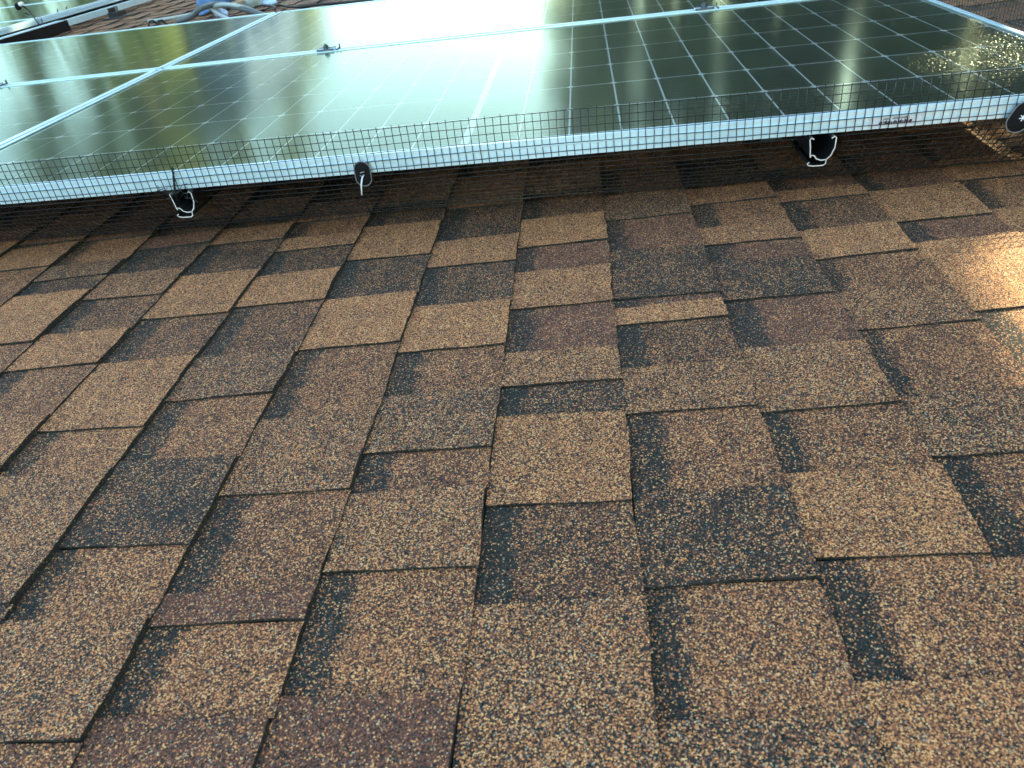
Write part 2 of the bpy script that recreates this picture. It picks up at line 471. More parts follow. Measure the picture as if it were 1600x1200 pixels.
# per course: near boundary first; (y, kind, colour of what lies beyond it)
# 'D' = end of a raised tab facing the camera (raised beyond), 'C' = far end of a raised tab (low sheet beyond)
ST = {
 1: [(-0.054,'D','tan'),(0.047,'C','dark'),(0.063,'D','mix')],
 2: [(-0.326,'D','tan'),(-0.162,'C','dark'),(-0.106,'D','grey'),(-0.049,'C','gold'),(0.058,'D','red')],
 3: [(-0.509,'C','brown'),(-0.396,'D','tan'),(-0.301,'C','dkbr'),(-0.194,'D','mix'),(-0.103,'C','dark'),(-0.003,'D','red'),(0.05,'C','dark'),(0.12,'D','mix')],
 4: [(-0.80,'D','mix'),(-0.62,'C','gold'),(-0.542,'D','tan'),(-0.391,'C','dkbr'),(-0.272,'D','tan'),(-0.13,'C','dark'),(-0.01,'D','gold'),(0.06,'C','dark'),(0.102,'D','mix')],
 5: [(-1.05,'C','brown'),(-0.929,'D','mix'),(-0.818,'C','gold'),(-0.732,'D','dark'),(-0.604,'C','brown'),(-0.488,'D','grey'),(-0.392,'C','dkbr'),(-0.252,'D','tan'),(-0.149,'C','dark'),(-0.059,'D','tan'),(-0.009,'C','brown'),(0.066,'D','mix')],
 6: [(-1.10,'D','red'),(-0.909,'C','gold'),(-0.823,'D','red'),(-0.789,'C','brown'),(-0.664,'D','mix'),(-0.536,'C','brown'),(-0.385,'D','tan'),(-0.247,'C','dark'),(-0.118,'D','tan'),(0.016,'C','dark'),(0.11,'D','mix')],
 7: [(-1.08,'D','red'),(-0.891,'C','gold'),(-0.769,'D','mix'),(-0.667,'C','brown'),(-0.606,'D','grey'),(-0.5,'C','brown'),(-0.406,'D','tan'),(-0.289,'C','dark'),(-0.164,'D','tan'),(-0.068,'C','dark'),(0.071,'D','gold')],
 8: [(-1.12,'D','mix'),(-0.807,'C','dkbr'),(-0.692,'D','tan'),(-0.553,'C','dark'),(-0.495,'D','mix'),(-0.423,'C','red'),(-0.311,'D','tan'),(-0.202,'C','red'),(-0.115,'D','tan'),(-0.005,'C','dkbr'),(0.113,'D','mix')],
 9: [(-1.08,'D','grey'),(-0.909,'C','gold'),(-0.79,'D','dark'),(-0.681,'C','brown'),(-0.557,'D','mix'),(-0.469,'C','dkbr'),(-0.37,'D','tan'),(-0.326,'C','red'),(-0.303,'D','dark'),(-0.154,'C','red'),(-0.035,'D','grey'),(0.073,'C','brown')],
 10: [(-1.04,'D','tan'),(-0.881,'C','gold'),(-0.767,'D','tan'),(-0.661,'C','brown'),(-0.564,'D','mix'),(-0.442,'C','red'),(-0.325,'D','dark'),(-0.219,'C','red'),(-0.155,'D','gold'),(-0.09,'C','brown'),(0.003,'D','gold'),(0.073,'C','dark')],
 11: [(-0.98,'D','tan'),(-0.77,'C','brown'),(-0.646,'D','grey'),(-0.549,'C','brown'),(-0.414,'D','mix'),(-0.323,'C','brown'),(-0.222,'D','tan'),(-0.126,'C','dkbr'),(-0.014,'D','tan'),(0.032,'C','red')],
 12: [(-0.72,'D','tan'),(-0.551,'C','gold'),(-0.385,'D','tan'),(-0.194,'C','red'),(-0.121,'D','tan'),(0.002,'C','red')],
 13: [(-0.56,'C','gold'),(-0.36,'D','tan'),(-0.101,'C','gold'),(0.019,'D','tan')],
}
TV = 0.0050     # rise of the low sheet from the course line to its butt edge
TT = 0.0028     # thickness of the raised tab
def hz(x, y):   # gentle unevenness of the whole roof
    return 0.0012*math.sin(3.1*x+1.3)*math.sin(2.3*y+0.4)

def piece(i, y0, y1, tooth, mix, seed, nx=3, ny=5, band=None):
    near_ = nx > 1
    r = random.Random(seed)
    xl = (i-8)*E_; 
    g = G(); loc = []
    lift = r.uniform(-0.0004, 0.0009) if tooth else 0
    s0, s1 = (r.uniform(-.0025,.0025), r.uniform(-.0025,.0025)) if tooth else (0, 0)
    vs = []
    ph = r.uniform(0, 6)
    for a in range(ny+1):
        for b in range(nx+1):
            u, v = b/nx, a/ny
            x = xl + u*E_
            if b == nx: x += 0.0012*math.sin(37*(y0+v*(y1-y0))+ph) + r.uniform(-.0010,.0010)
            ya, yb = y0 + s0*(u-.5)*2, y1 + s1*(u-.5)*2
            if tooth:
                y = ya + v*(yb-ya)
                if a in (0, ny): y += r.uniform(-.0011,.0011)
            else:
                y = ya + v*(yb-ya)
            z = TV*u + hz(x, y) + (TT + lift*u if tooth else 0) + (r.uniform(-.0003,.0003) if near_ else 0)
            vs.append((x, y, z))
    g.v = vs
    def idx(a, b): return a*(nx+1)+b
    for a in range(ny):
        for b in range(nx):
            g.f.append((idx(a,b), idx(a,b+1), idx(a+1,b+1), idx(a+1,b))); g.mi.append(0)
    ring = [idx(0,b) for b in range(nx+1)] + [idx(a,nx) for a in range(1,ny+1)] + [idx(ny,b) for b in range(nx-1,-1,-1)]
    k = len(g.v)
    dz = (TT if tooth else TV) + 0.0035
    for q in ring:
        x, y, z = g.v[q]
        zz = z - dz
        if tooth and (y < y0+.02 or y > y1-.02) and x < xl+E_*0.97: zz = z - TT - 0.0006
        g.v.append((x, y, -0.002 + hz(x, y) if x > xl+E_*0.97 else zz))
    for j in range(len(ring)-1):
        g.f.append((ring[j], k+j, k+j+1, ring[j+1])); g.mi.append(1)
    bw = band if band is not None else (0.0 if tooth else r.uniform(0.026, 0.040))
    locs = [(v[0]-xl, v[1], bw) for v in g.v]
    return g, locs, mix

def build_shingle_mesh(items, name):
    v = []; f = []; mi = []; lo = []; mc = []
    for g, locs, mix in items:
        k = len(v); v += g.v; f += [tuple(k+q for q in ff) for ff in g.f]; mi += g.mi; lo += locs
        mc += [(*mix, 1.0)]*len(g.v)
    me = bpy.data.meshes.new(name)
    me.from_pydata(v, [], f)
    me.materials.append(MAT_SH); me.materials.append(MAT_EDGE)
    me.polygons.foreach_set("material_index", mi)
    a = me.attributes.new("loc", 'FLOAT_VECTOR', 'POINT'); a.data.foreach_set("vector", np.array(lo, dtype=np.float32).ravel())
    a = me.attributes.new("mixc", 'FLOAT_COLOR', 'POINT'); a.data.foreach_set("color", np.array(mc, dtype=np.float32).ravel())
    me.update()
    return me

def jm(name, r):
    m = MIX[name]; return tuple(max(0.0, q*r.uniform(.92, 1.08)) for q in m)

courses = {}
rs = random.Random(31)
i0, i1 = int(RX0/E_)+9, int(RX1/E_)+8
for i in range(i0, i1):
    seq = list(ST.get(i, []))
    if not seq: seq = [(rs.uniform(-.1, 0.1), 'D', 'tan')]
    # continue towards the camera side and away from it
    out = list(seq)
    kind = seq[0][1]; y = seq[0][0]
    while y > RY0+0.05:
        y -= rs.uniform(0.08, 0.19)
        kind = 'C' if kind == 'D' else 'D'
        col = rs.choice(['tan','mix','red','gold','grey']) if kind == 'D' else rs.choice(['brown','dkbr','gold','red','dark'])
        out.insert(0, (max(y, RY0), kind, col))
    kind = seq[-1][1]; y = seq[-1][0]
    while y < RY1-0.05:
        y += rs.uniform(0.08, 0.17)
        kind = 'C' if kind == 'D' else 'D'
        col = rs.choice(['tan','mix','red','gold','grey']) if kind == 'D' else rs.choice(['brown','dkbr','dark','red','dark'])
        if y > 2.0: col = rs.choice(['far','grey','far','mix']) if kind == 'D' else rs.choice(['red','far','far'])
        if y < RY1: out.append((y, kind, col))
    out.append((RY1, 'E', None))
    courses[i] = out

single = []; rest = []
for i, seq in courses.items():
    for k in range(len(seq)-1):
        y0, kd, col = seq[k]; y1 = seq[k+1][0]
        if y1 - y0 < 0.004: continue
        sd = i*1000 + k
        r = random.Random(sd)
        near = (0 <= i <= 15) and y0 < 0.35 and y1 > -1.15
        fine = (10 if y1-y0 > 0.09 else 6) if near else 2
        tooth = kd == 'D'
        g, lo, mx = piece(i, y0, y1, tooth, jm(col, r), sd, (6 if tooth else 4) if near else 1, fine, band=None)
        xc = (i-7.5)*E_ + X0
        # what the photograph's frame covers
        vis = near and (y0+y1)/2 > -1.05 and (xc > -0.75 - (y1+0.9)*0.75)
        rec = (g, lo, mx)
        if vis: single.append((-(y1-y0), rec))
        else: rest.append(rec)
# far open strip of roof between the arrays is also built shingle by shingle where it reads
single.sort(key=lambda t: t[0])
for q, (_, rec) in enumerate(single):
    if q < 290:
        link("shingle", build_shingle_mesh([rec], "shingle"), deck)
    else:
        rest.append(rec)
link("shingle_field", build_shingle_mesh(rest, "shingle_field"), deck, stuff=True)
print("single shingles", len(single), "rest", len(rest))

# ------------------------------------------------------------------ solar panels
HX, HY = 0.085, 0.168
PW, PD = 2.087, 1.038      # panel size along x and y
FH = 0.030                 # frame height
LIP = 0.012
cellg = G()
cw, ch, cc = (HX-0.0032)/2, (HY-0.0056)/2, 0.0060
cp = [(-cw+cc,-ch),(cw-cc,-ch),(cw,-ch+cc),(cw,ch-cc),(cw-cc,ch),(-cw+cc,ch),(-cw,ch-cc),(-cw,-ch+cc)]
cellg.prism(cp, 'z', 0, 0.0003)
CELL_ME = fixn(cellg.mesh("cell", mats=(MAT_CELL,)))

def frame_prof():   # (outward distance, z): outer side has two fine grooves, an inward lip on top
    return [(0,-FH),(0,-0.0215),(-0.0008,-0.0210),(-0.0008,-0.0200),(0,-0.0195),(0,-0.0122),(0.0020,-0.0112),(0.0020,-0.0100),(0,-0.0090),(0,-0.0008),
            (-0.0008,0),(-LIP,0),(-LIP,-0.0016),(-0.0022,-0.0016),(-0.0022,-FH+0.0015),(-0.025,-FH+0.0015),(-0.025,-FH)]

def panel(x0, y0, label, group=None, stuffcells=False):
    """x0, y0: the low-x, low-y outer corner"""
    x1, y1 = x0+PW, y0+PD
    base = (x0, y0, -FH)
    t = thing("solar_panel", label, "solar panel", base, group)
    pr = frame_prof()
    g = G(); g.prism([(y0 - o, z) for o, z in pr], 'x', x0, x1); part("frame_bar", g, MAT_ALU, t, base)
    g = G(); g.prism([(y1 + o, z) for o, z in pr], 'x', x0, x1); part("frame_bar", g, MAT_ALU, t, base)
    g = G(); g.prism([(x0 - o, z) for o, z in pr], 'y', y0+LIP+0.0003, y1-LIP-0.0003); part("frame_bar", g, MAT_ALU, t, base)
    g = G(); g.prism([(x1 + o, z) for o, z in pr], 'y', y0+LIP+0.0003, y1-LIP-0.0003); part("frame_bar", g, MAT_ALU, t, base)
    g = G(); g.box(x0+0.003, x1-0.003, y0+0.003, y1-0.003, -0.0062, -0.0052); part("backsheet", g, MAT_BACK, t, base)
    xc = (x0+x1)/2; ys = y0 + 0.012
    n = 0
    for sgn in (-1, 1):
        for a in range(12):
            for b in range(6):
                X = xc + sgn*(0.0054 + (a+.5)*HX); Y = ys + (b+.5)*HY
                link("cell", CELL_ME, t, loc=(X-base[0], Y-base[1], -0.0048-base[2]))
    g = G()
    g.box(x0+0.004, x1-0.004, y0+0.004, y1-0.004, -0.0042, -0.0018)
    # a single-surface pane keeps the reflection clean: only the top face, with its rim
    g.f = [g.f[1]] ; g.mi = [0]
    me = g.mesh("glass_pane", base, (MAT_PANE,))
    link("glass_pane", me, t)
    return t

PX0 = 1.0455 - PW
GRP = "framed solar panels on the shingle roof"
pA = panel(PX0, -0.012, "near solar panel whose long front frame faces the wire mesh, with a print on its frame", GRP)
pB = panel(PX0-PW-0.012, -0.012, "solar panel left of the diagonal frame seam, in the row along the front mesh", GRP)
pC = panel(PX0, 1.046, "back row solar panel reflecting bright sky, between the seam clamps and the coiled cables", GRP)
pD = panel(PX0-PW-0.012, 1.046, "back left solar panel touching the strip of bare shingles with its far frame", GRP)
pA["label"] = "near solar panel whose long front frame faces the wire mesh and carries small dark print"

# print on the near frame: small unreadable lettering above a bolder line
bz = (1.0, 0, 0)
g = G(); g.quad((0.638,-0.01225,-0.0285),(0.716,-0.01225,-0.0285),(0.716,-0.01225,-0.0125),(0.638,-0.01225,-0.0125))
base = (PX0, -0.012, -FH)
part("sticker", g, MAT_LABEL, pA, base)
g = G(); r = random.Random(5)
x = 0.6535
while x < 0.699:
    w = r.uniform(0.0010, 0.0019)
    g.box(x, x+w, -0.0127, -0.0124, -0.0243, -0.0243 + r.choice((0.0048, 0.0062, 0.0040)))
    if r.random() < 0.5: g.box(x+w, x+w+0.0009, -0.0127, -0.0124, -0.0243+r.choice((0,0.002,0.004)), -0.0243+r.choice((0.003,0.0055)) )
    x += w + r.uniform(0.0006, 0.0013)
x = 0.6585
while x < 0.697:
    w = r.uniform(0.0005, 0.0010)
    g.box(x, x+w, -0.0127, -0.0124, -0.0172, -0.0172 + r.choice((0.0022, 0.0030)))
    x += w + r.uniform(0.0006, 0.0011) + (0.003 if r.random() < .12 else 0)
part("print", g, MAT_INK, pA, base)

# array on the left, beyond the strip of bare shingles
BX = -2.80
for k, (yy, lb) in enumerate(((2.05, "leftmost foreground panel of the far array, cut by the photo's top left corner"),
                              (3.10, "second panel of the far array, behind the white rail at top left"),
                              (4.15, "third panel of the far array, hidden mostly above the top left corner"))):
    panel(BX-PW, yy, lb, GRP)

# ------------------------------------------------------------------ rails under the array
def rail_outline(xc, flip=False):
    """thin-walled rail section as a centre line, (x, z)"""
    a = [(-0.013,-0.0345),(-0.017,-0.0318),(-0.0195,-0.0345),(-0.0175,-0.046),(-0.0165,-0.0585),(-0.010,-0.0600),(-0.006,-0.0655),(0.001,-0.0680),(0.009,-0.0675)]
    c = [(0.013,-0.0350),(0.017,-0.0318),(0.0200,-0.0345),(0.0195,-0.050),(0.0150,-0.0615),(0.009,-0.0675),(0.0085,-0.0740),(0.0050,-0.0765),(-0.010,-0.0765),(-0.0175,-0.0750),(-0.0195,-0.0720),(-0.0165,-0.0700)]
    d = [(-0.0165,-0.0585),(-0.0155,-0.0625)]
    s = -1 if flip else 1
    return [[(xc+s*x, z) for x, z in q] for q in (a, c, d)]

def strip_prism(g, line, t, y0, y1, mi_side=0, mi_end=1):
    n = len(line); L = []; Rr = []
    for k in range(n):
        p = Vector(line[k]); a = Vector(line[max(k-1,0)]); b = Vector(line[min(k+1,n-1)])
        d = (b-a).normalized(); nn = Vector((-d.y, d.x))*t/2
        L.append(tuple(p+nn)); Rr.append(tuple(p-nn))
    k = len(g.v)
    for y in (y0, y1):
        g.v += [(p[0], y, p[1]) for p in L] + [(p[0], y, p[1]) for p in Rr]
    o = 2*n
    for q in range(n-1):
        g.f += [(k+q, k+q+1, k+o+q+1, k+o+q), (k+n+q, k+o+n+q, k+o+n+q+1, k+n+q+1)]; g.mi += [mi_side]*2
        g.f.append((k+q, k+n+q, k+n+q+1, k+q+1)); g.mi.append(mi_end)
        g.f.append((k+o+q, k+o+q+1, k+o+n+q+1, k+o+n+q)); g.mi.append(mi_end)
    g.f.append((k, k+o, k+o+n, k+n)); g.mi.append(mi_side)
    g.f.append((k+n-1, k+2*n-1, k+o+2*n-1, k+o+n-1)); g.mi.append(mi_side)

RG = "aluminium mounting rails under the near array"
def rail(xc, label, flip=False, ye=-0.024):
    base = (xc, ye, -0.08)
    t = thing("mounting_rail", label, "rail", base, RG)
    g = G()
    for ln in rail_outline(xc, flip): strip_prism(g, ln, 0.0018, ye, 2.05)
    part("rail_profile", g, (MAT_RAIL, MAT_RAILEND), t, base)
    for yy in (0.35, 1.25, 1.95):       # feet carrying the rail on the roof
        g = G(); g.box(xc-0.02, xc+0.02, yy-0.05, yy+0.05, -0.136, -0.128); g.box(xc+0.021, xc+0.027, yy-0.02, yy+0.02, -0.128, -0.05)
        part("foot", g, MAT_STEEL, t, base)
    return t
rail(-0.4975, "left rail end, bent over by crumpled mesh wires below the frame", ye=-0.024)
rail(0.5695, "right rail end sticking out under the frame, near the dark print")
rail(-1.60, "rail under the left hand panel, out of the frame beyond the mesh")

# clamps in the seam between the two rows
CG = "mid clamps in the seam between the panel rows"
def clamp(xc, label):
    yc = 1.036; base = (xc, yc, 0)
    t = thing("mid_clamp", label, "clamp", base, CG)
    for ya, yb in ((yc-0.015, yc-0.0125), (yc+0.0125, yc+0.015)):
        g = G(); g.box(xc-0.025, xc+0.025, ya, yb, 0.0004, 0.0055); part("clamp_lip", g, MAT_STEEL, t, base)
    g = G(); g.box(xc-0.025, xc+0.025, yc-0.0124, yc+0.0124, 0.0004, 0.0034); part("clamp_plate", g, MAT_ALU, t, base)
    g = G(); g.tube([(xc,yc,0.0034),(xc,yc,0.013)], 0.0085, 6); g.tube([(xc,yc,0.013),(xc,yc,0.017)], 0.004, 8); part("bolt", g, MAT_STEEL, t, base)
    g = G(); g.box(xc+0.034, xc+0.037, yc-0.020, yc+0.020, 0.0004, 0.0035); g.box(xc+0.034, xc+0.037, yc+0.015, yc+0.019, 0.0035, 0.011); part("grounding_clip", g, MAT_STEEL, t, base)
clamp(-0.5327, "dark mid clamp on the seam against the bright sky reflection")
clamp(0.5345, "mid clamp on the seam at the top of the photo, right of centre")
clamp(-1.600, "mid clamp on the seam at the photo's left edge")

# ------------------------------------------------------------------ wire mesh (critter guard)
WR = 0.00074; PITCHW = 0.0127
prof = [(-0.0145,0.0440),(-0.0150,0.0313),(-0.0150,0.0),(-0.0155,-0.030),(-0.010,-0.044),(0.006,-0.066),(0.030,-0.095),(0.056,-0.120),(0.078,-0.1335)]
def arclen(pr):
    s = [0]
    for k in range(1, len(pr)): s.append(s[-1] + math.hypot(pr[k][0]-pr[k-1][0], pr[k][1]-pr[k-1][1]))
    return s
PS = arclen(prof)
def at_s(s):
    for k in range(1, len(PS)):
        if s <= PS[k] or k == len(PS)-1:
            f = (s-PS[k-1])/(PS[k]-PS[k-1]); a, b = prof[k-1], prof[k]
            return (a[0]+f*(b[0]-a[0]), a[1]+f*(b[1]-a[1]))
def bulge(x):       # the roll of mesh is not perfectly flat
    return 0.0022*math.sin(4.1*x+0.6) + 0.0012*math.sin(11.0*x)
mb = (PX0, -0.015, -0.135)
front = thing("wire_mesh", "black wire mesh fixed along the front edge of the near panels, tucked under them", "wire mesh", mb, "critter guard mesh around the array")
RAILX = (-0.4975, 0.5695)
XA, XB = -1.72, 1.052
variants = []
for q in range(6):
    r = random.Random(q); g = G(); pts = []
    top = r.uniform(0, 0.0035)
    ss = [0.0025 - top] + [PS[-1]*k/9 for k in range(1, 10)]
    for k, s in enumerate(ss):
        y, z = at_s(max(s, 0)) if s >= 0 else (prof[0][0], prof[0][1]-s)
        pts.append((r.uniform(-.0005,.0005)*(1+k*.25), y + r.uniform(-.0004,.0004), z))
    g.tube(pts, WR, 4)
    variants.append(fixn(g.mesh("wire", (0,0,0), (MAT_WIRE,), True)))
cut_hi, cut_lo = None, None
g = G(); g.tube([(0,)+at_s(s) for s in (0.0, 0.02, 0.05, 0.072)], WR, 4); cut_hi = fixn(g.mesh("wire", (0,0,0), (MAT_WIRE,), True))
g = G(); g.tube([(0.004,)+at_s(0.150), (0.0,)+at_s(0.168), (-0.008,)+at_s(0.190), (-0.014,)+at_s(PS[-1])], WR, 4); cut_lo = fixn(g.mesh("wire", (0,0,0), (MAT_WIRE,), True))
n = int((XB-XA)/PITCHW)
for k in range(n+1):
    x = XA + k*PITCHW
    near_rail = any(abs(x-rx_) < 0.026 for rx_ in RAILX)
    for me in ((cut_hi, cut_lo) if near_rail else (variants[rnd.randrange(6)],)):
        o = link("wire", me, front, loc=(x-mb[0], bulge(x)-mb[1], -mb[2]))
ph = [rnd.uniform(0, 6) for _ in range(20)]
k = 0
s = 0.0028
while s < PS[-1]:
    g = G()
    y, z = at_s(s)
    spans = [(XA, XB)] if not (-0.078 < z < -0.031) else [(XA, -0.4975-0.024), (-0.4975+0.024, 0.5695-0.024), (0.5695+0.024, XB)]
    for a, b in spans:
        m_ = max(2, int((b-a)/0.03)); pts = []
        for q in range(m_+1):
            x = a + (b-a)*q/m_
            w = 0.0006*math.sin(9*x+ph[k]) + rnd.uniform(-.0004,.0004)
            pts.append((x, y+bulge(x)-0.0012, z+w))
        g.tube(pts, WR, 4)
    part("wire", g, MAT_WIRE, front, mb, smooth=True)
    s += PITCHW; k += 1
# crumpled cut ends of wire round the left rail
g = G(); r = random.Random(3)
for q in range(11):
    x = -0.4975 + r.uniform(-.028,.028); z = -0.030 + r.uniform(-.008,.004); y = -0.022 + r.uniform(-.012, .0)
    pts = [(x,y,z)]
    for w in range(4):
        x += r.uniform(-.011,.011); y += r.uniform(-.006,.004); z += r.uniform(-.007,.007); pts.append((x,y,z))
    g.tube(pts, WR*0.9, 4)
part("cut_wire_ends", g, MAT_WIRE, front, mb, smooth=True)
g = G()
for q in range(6):
    f_ = q/6; z = 0.010 - f_*0.040; x = -0.4955 - f_*0.012
    g.tube([(x, -0.0190, z), (x-.0014, -0.0190, z-0.0046)], 0.0021, 6)
g.tube([(-0.4955,-0.0190,0.013),(-0.5085,-0.0190,-0.034)], 0.0013, 6)
part("wire_twist", g, MAT_WIRE, front, mb)

# mesh along the right hand edge of the array
mb2 = (1.062, 0, -0.135)
side = thing("wire_mesh", "black wire mesh standing along the right hand frame, in the photo's top right corner", "wire mesh", mb2, "critter guard mesh around the array")
SXP = 1.0505
prof2 = [(SXP, 0.046), (SXP+0.0005, -0.03), (SXP-0.004,-0.05), (SXP-0.04,-0.095), (SXP-0.07,-0.128)]
g = G(); g.tube([(x-SXP, 0, z) for x, z in prof2], WR, 4); sw = fixn(g.mesh("wire", (0,0,0), (MAT_WIRE,), True))
YA, YB = -0.006, 2.09
for k in range(int((YB-YA)/PITCHW)+1):
    y = YA + k*PITCHW
    link("wire", sw, side, loc=(SXP-mb2[0]+0.0015*math.sin(5*y), y-mb2[1], -mb2[2]))
zz = 0.0445; k = 0
while zz > -0.12:
    g = G(); pts = []
    x = SXP if zz > -0.03 else SXP - (-.03-zz)*0.75
    for q in range(60):
        y = YA + (YB-YA)*q/59; pts.append((x+0.0015*math.sin(5*y)+0.0011, y, zz+0.0006*math.sin(7*y+k)))
    g.tube(pts, WR, 4); part("wire", g, MAT_WIRE, side, mb2, smooth=True)
    zz -= PITCHW; k += 1

# oval washers holding the mesh
DG = "black oval clips holding the front mesh"
def disc(xc, zc, w, h, rot, label, pin):
    base = (xc, -0.017, zc)
    t = thing("mesh_clip", label, "clip", base, DG)
    def outline(k, y):
        pts = []
        for q in range(28):
            a = 2*math.pi*q/28
            hx = w/2*k; hz_ = (h-w)/2
            px_ = hx*math.cos(a); pz = hx*math.sin(a) + (hz_ if math.sin(a) >= 0 else -hz_)
            c, s = math.cos(rot), math.sin(rot)
            pts.append((xc + c*px_ - s*pz, y, zc + s*px_ + c*pz))
        return pts
    g = G(); rings = [(1.0,-0.0175),(0.98,-0.0192),(0.86,-0.0202),(0.45,-0.0224),(0.2,-0.0228)]
    k0 = 0
    for q, (k, y) in enumerate(rings): g.v += outline(k, y)
    for q in range(len(rings)-1):
        for j in range(28):
            a = q*28+j; b = q*28+(j+1)%28
            g.f.append((a, b, b+28, a+28)); g.mi.append(0)
    g.f.append(tuple(4*28+j for j in range(28))); g.mi.append(0)
    g.f.append(tuple(reversed(range(28)))); g.mi.append(0)
    part("clip_plate", g, MAT_BLACK, t, base, smooth=True)
    g = G(); o = outline(1.0, -0.0196); g.tube(o + [o[0]], 0.0010, 5, cap=False); part("rim", g, MAT_RIM, t, base, smooth=True)
    g = G()
    if pin == 'tie':
        g.tube([(xc+0.002,-0.0225,zc-0.001),(xc+0.0005,-0.030,zc-0.0035),(xc-0.0025,-0.033,zc-0.013),(xc-0.0055,-0.034,zc-0.031)], [0.0012,0.0014,0.0014,0.0012], 6)
        part("tie_pin", g, MAT_WHITE, t, base, smooth=True)
        g = G(); g.tube([(xc-0.003,-0.0232,zc+0.003),(xc+0.004,-0.0236,zc+0.0045)], 0.0012, 5); g.tube([(xc-0.0045,-0.0232,zc-0.001),(xc+0.001,-0.0236,zc-0.0045)], 0.0010, 5); part("lock_tabs", g, MAT_RIM, t, base)
    else:
        for a in (0.2, 1.3, 2.3):
            g.tube([(xc-0.005*math.cos(a),-0.0236,zc-0.005*math.sin(a)),(xc+0.005*math.cos(a),-0.0236,zc+0.005*math.sin(a))], 0.0008, 5)
        part("lock_tabs", g, MAT_WHITE, t, base)
disc(-0.1695, -0.0285, 0.0275, 0.0415, -0.05, "black oval clip with a white nylon pin hanging from it", 'tie')
disc(0.8560, -0.0285, 0.0340, 0.0470, -0.45, "black oval clip with a star shaped lock, cut by the right edge", 'star')

# ------------------------------------------------------------------ things lying on the bare strip of roof behind the array
g = G(); g.prism([(BX+0.075, -0.066), (BX+0.100, -0.066), (BX+0.100, -0.034), (BX+0.075, -0.034)], 'y', 3.14, 6.5)
solo("metal_rail", g, MAT_ALU, "pale metal rail running beside the far array at top left", "rail", (BX+0.09, 3.2, -0.07))
base = (BX+0.09, 2.6, -0.1)
t = thing("wire_cover", "black box cover with a pale top edge on the end of the rail", "cover", base)
g = G(); g.box(BX+0.070, BX+0.112, 1.75, 3.16, -0.093, -0.0335); part("cover_body", g, MAT_BLACK, t, base)
g = G(); g.box(BX+0.070, BX+0.112, 1.75, 3.13, -0.0333, -0.0295); part("cover_lip", g, MAT_ALU, t, base)

# bent wire with a knob
def at_px(u, v, z):
    d = right*((u-800)/1139.513) + down*((v-600)/1139.513) + fwd
    k = (z - CAMP.z)/d.z
    return CAMP + d*k
b0 = at_px(60, 37, -0.020)
base = tuple(b0)
t = thing("cable_stub", "thin bent black wire with a knob, sticking up beside the far array", "wire", base)
k1, k2, k3 = at_px(52, 26, 0.030), at_px(44, 15, 0.075), at_px(34, 8, 0.105)
g = G(); g.tube([b0, k1, k2, k3], 0.0042, 6); part("stem", g, MAT_WIRE, t, base, smooth=True)
g = G(); p = at_px(28, 10, 0.098); g.tube([p+Vector((0,0,-.016)), p+Vector((0,0,-.009)), p+Vector((0,0,.009)), p+Vector((0,0,.014))], [.007,.014,.014,.007], 8); part("knob", g, MAT_BLACK, t, base)
g = G(); p = k3; g.tube([p+Vector((-.010,0,.004)), p+Vector((.010,0,.006))], 0.009, 8); part("cap", g, MAT_WHITE, t, base)
g = G(); p = at_px(46, 23, 0.045); g.tube([p, p+Vector((-.022,.0,.010))], 0.0035, 6); part("side_twist", g, MAT_WIRE, t, base)
for (u, v, lb) in ((95, 21, "tiny black mesh clip on the far array's frame, nearer the bent wire"), (109, 17.5, "tiny black mesh clip on the far array's frame, farther from the bent wire")):
    p = at_px(u, v, -0.012); g = G(); g.tube([p+Vector((.012,0,-.016)), p, p+Vector((-.016,0,.012)), p+Vector((-.012,.006,.024))], 0.0038, 6)
    solo("frame_clip", g, MAT_WIRE, lb, "clip", tuple(p))

# roof mount on bare shingles
c = at_px(184, 24, -0.075); rz0 = -0.1402 + SY*c.y - 0.0031*c.x + 0.006; base = (c.x, c.y, rz0)
t = thing("roof_mount", "small dark metal roof mount standing alone on the bare shingles", "roof mount", base)
g = G(); g.box(c.x-0.06, c.x+0.06, c.y-0.08, c.y+0.08, rz0, rz0+.004); part("flashing", g, MAT_STEEL, t, base)
g = G(); g.box(c.x-0.03, c.x+0.03, c.y-0.05, c.y+0.05, rz0+.0045, rz0+.030); part("bracket", g, MAT_DSTEEL, t, base)
g = G(); g.box(c.x-0.028, c.x-0.016, c.y-0.04, c.y+0.04, rz0+.0305, rz0+.052); part("bracket_ear", g, MAT_DSTEEL, t, base)
g = G(); g.tube([(c.x+0.008,c.y,rz0+.0305),(c.x+0.008,c.y,rz0+.058)], 0.010, 6); part("bolt", g, MAT_RIM, t, base)

MAT_BLUE = simple("blue plastic bag", (0.07, 0.16, 0.34), 0.45, noise=0.3, nscale=25)
MAT_CBLUE = simple("pale blue cloth", (0.42, 0.58, 0.80), 0.7, noise=0.2, nscale=40)
MAT_WOOD = simple("bare wood", (0.50, 0.36, 0.20), 0.7, noise=0.25, nscale=60)
MAT_COND = simple("grey flexible conduit", (0.10, 0.125, 0.13), 0.5, noise=0.2, nscale=80)
MAT_GREYP = simple("pale grey plastic", (0.38, 0.45, 0.44), 0.5, noise=0.1)
ZR = -0.10
def spl(pts, n=8):
    P = [Vector(p) for p in pts]; out = []
    for i in range(len(P)-1):
        p0, p1, p2, p3 = P[max(i-1,0)], P[i], P[i+1], P[min(i+2, len(P)-1)]
        for k in range(n):
            t_ = k/n
            out.append(0.5*((2*p1)+(-p0+p2)*t_+(2*p0-5*p1+4*p2-p3)*t_*t_+(-p0+3*p1-3*p2+p3)*t_**3))
    out.append(P[-1]); return out

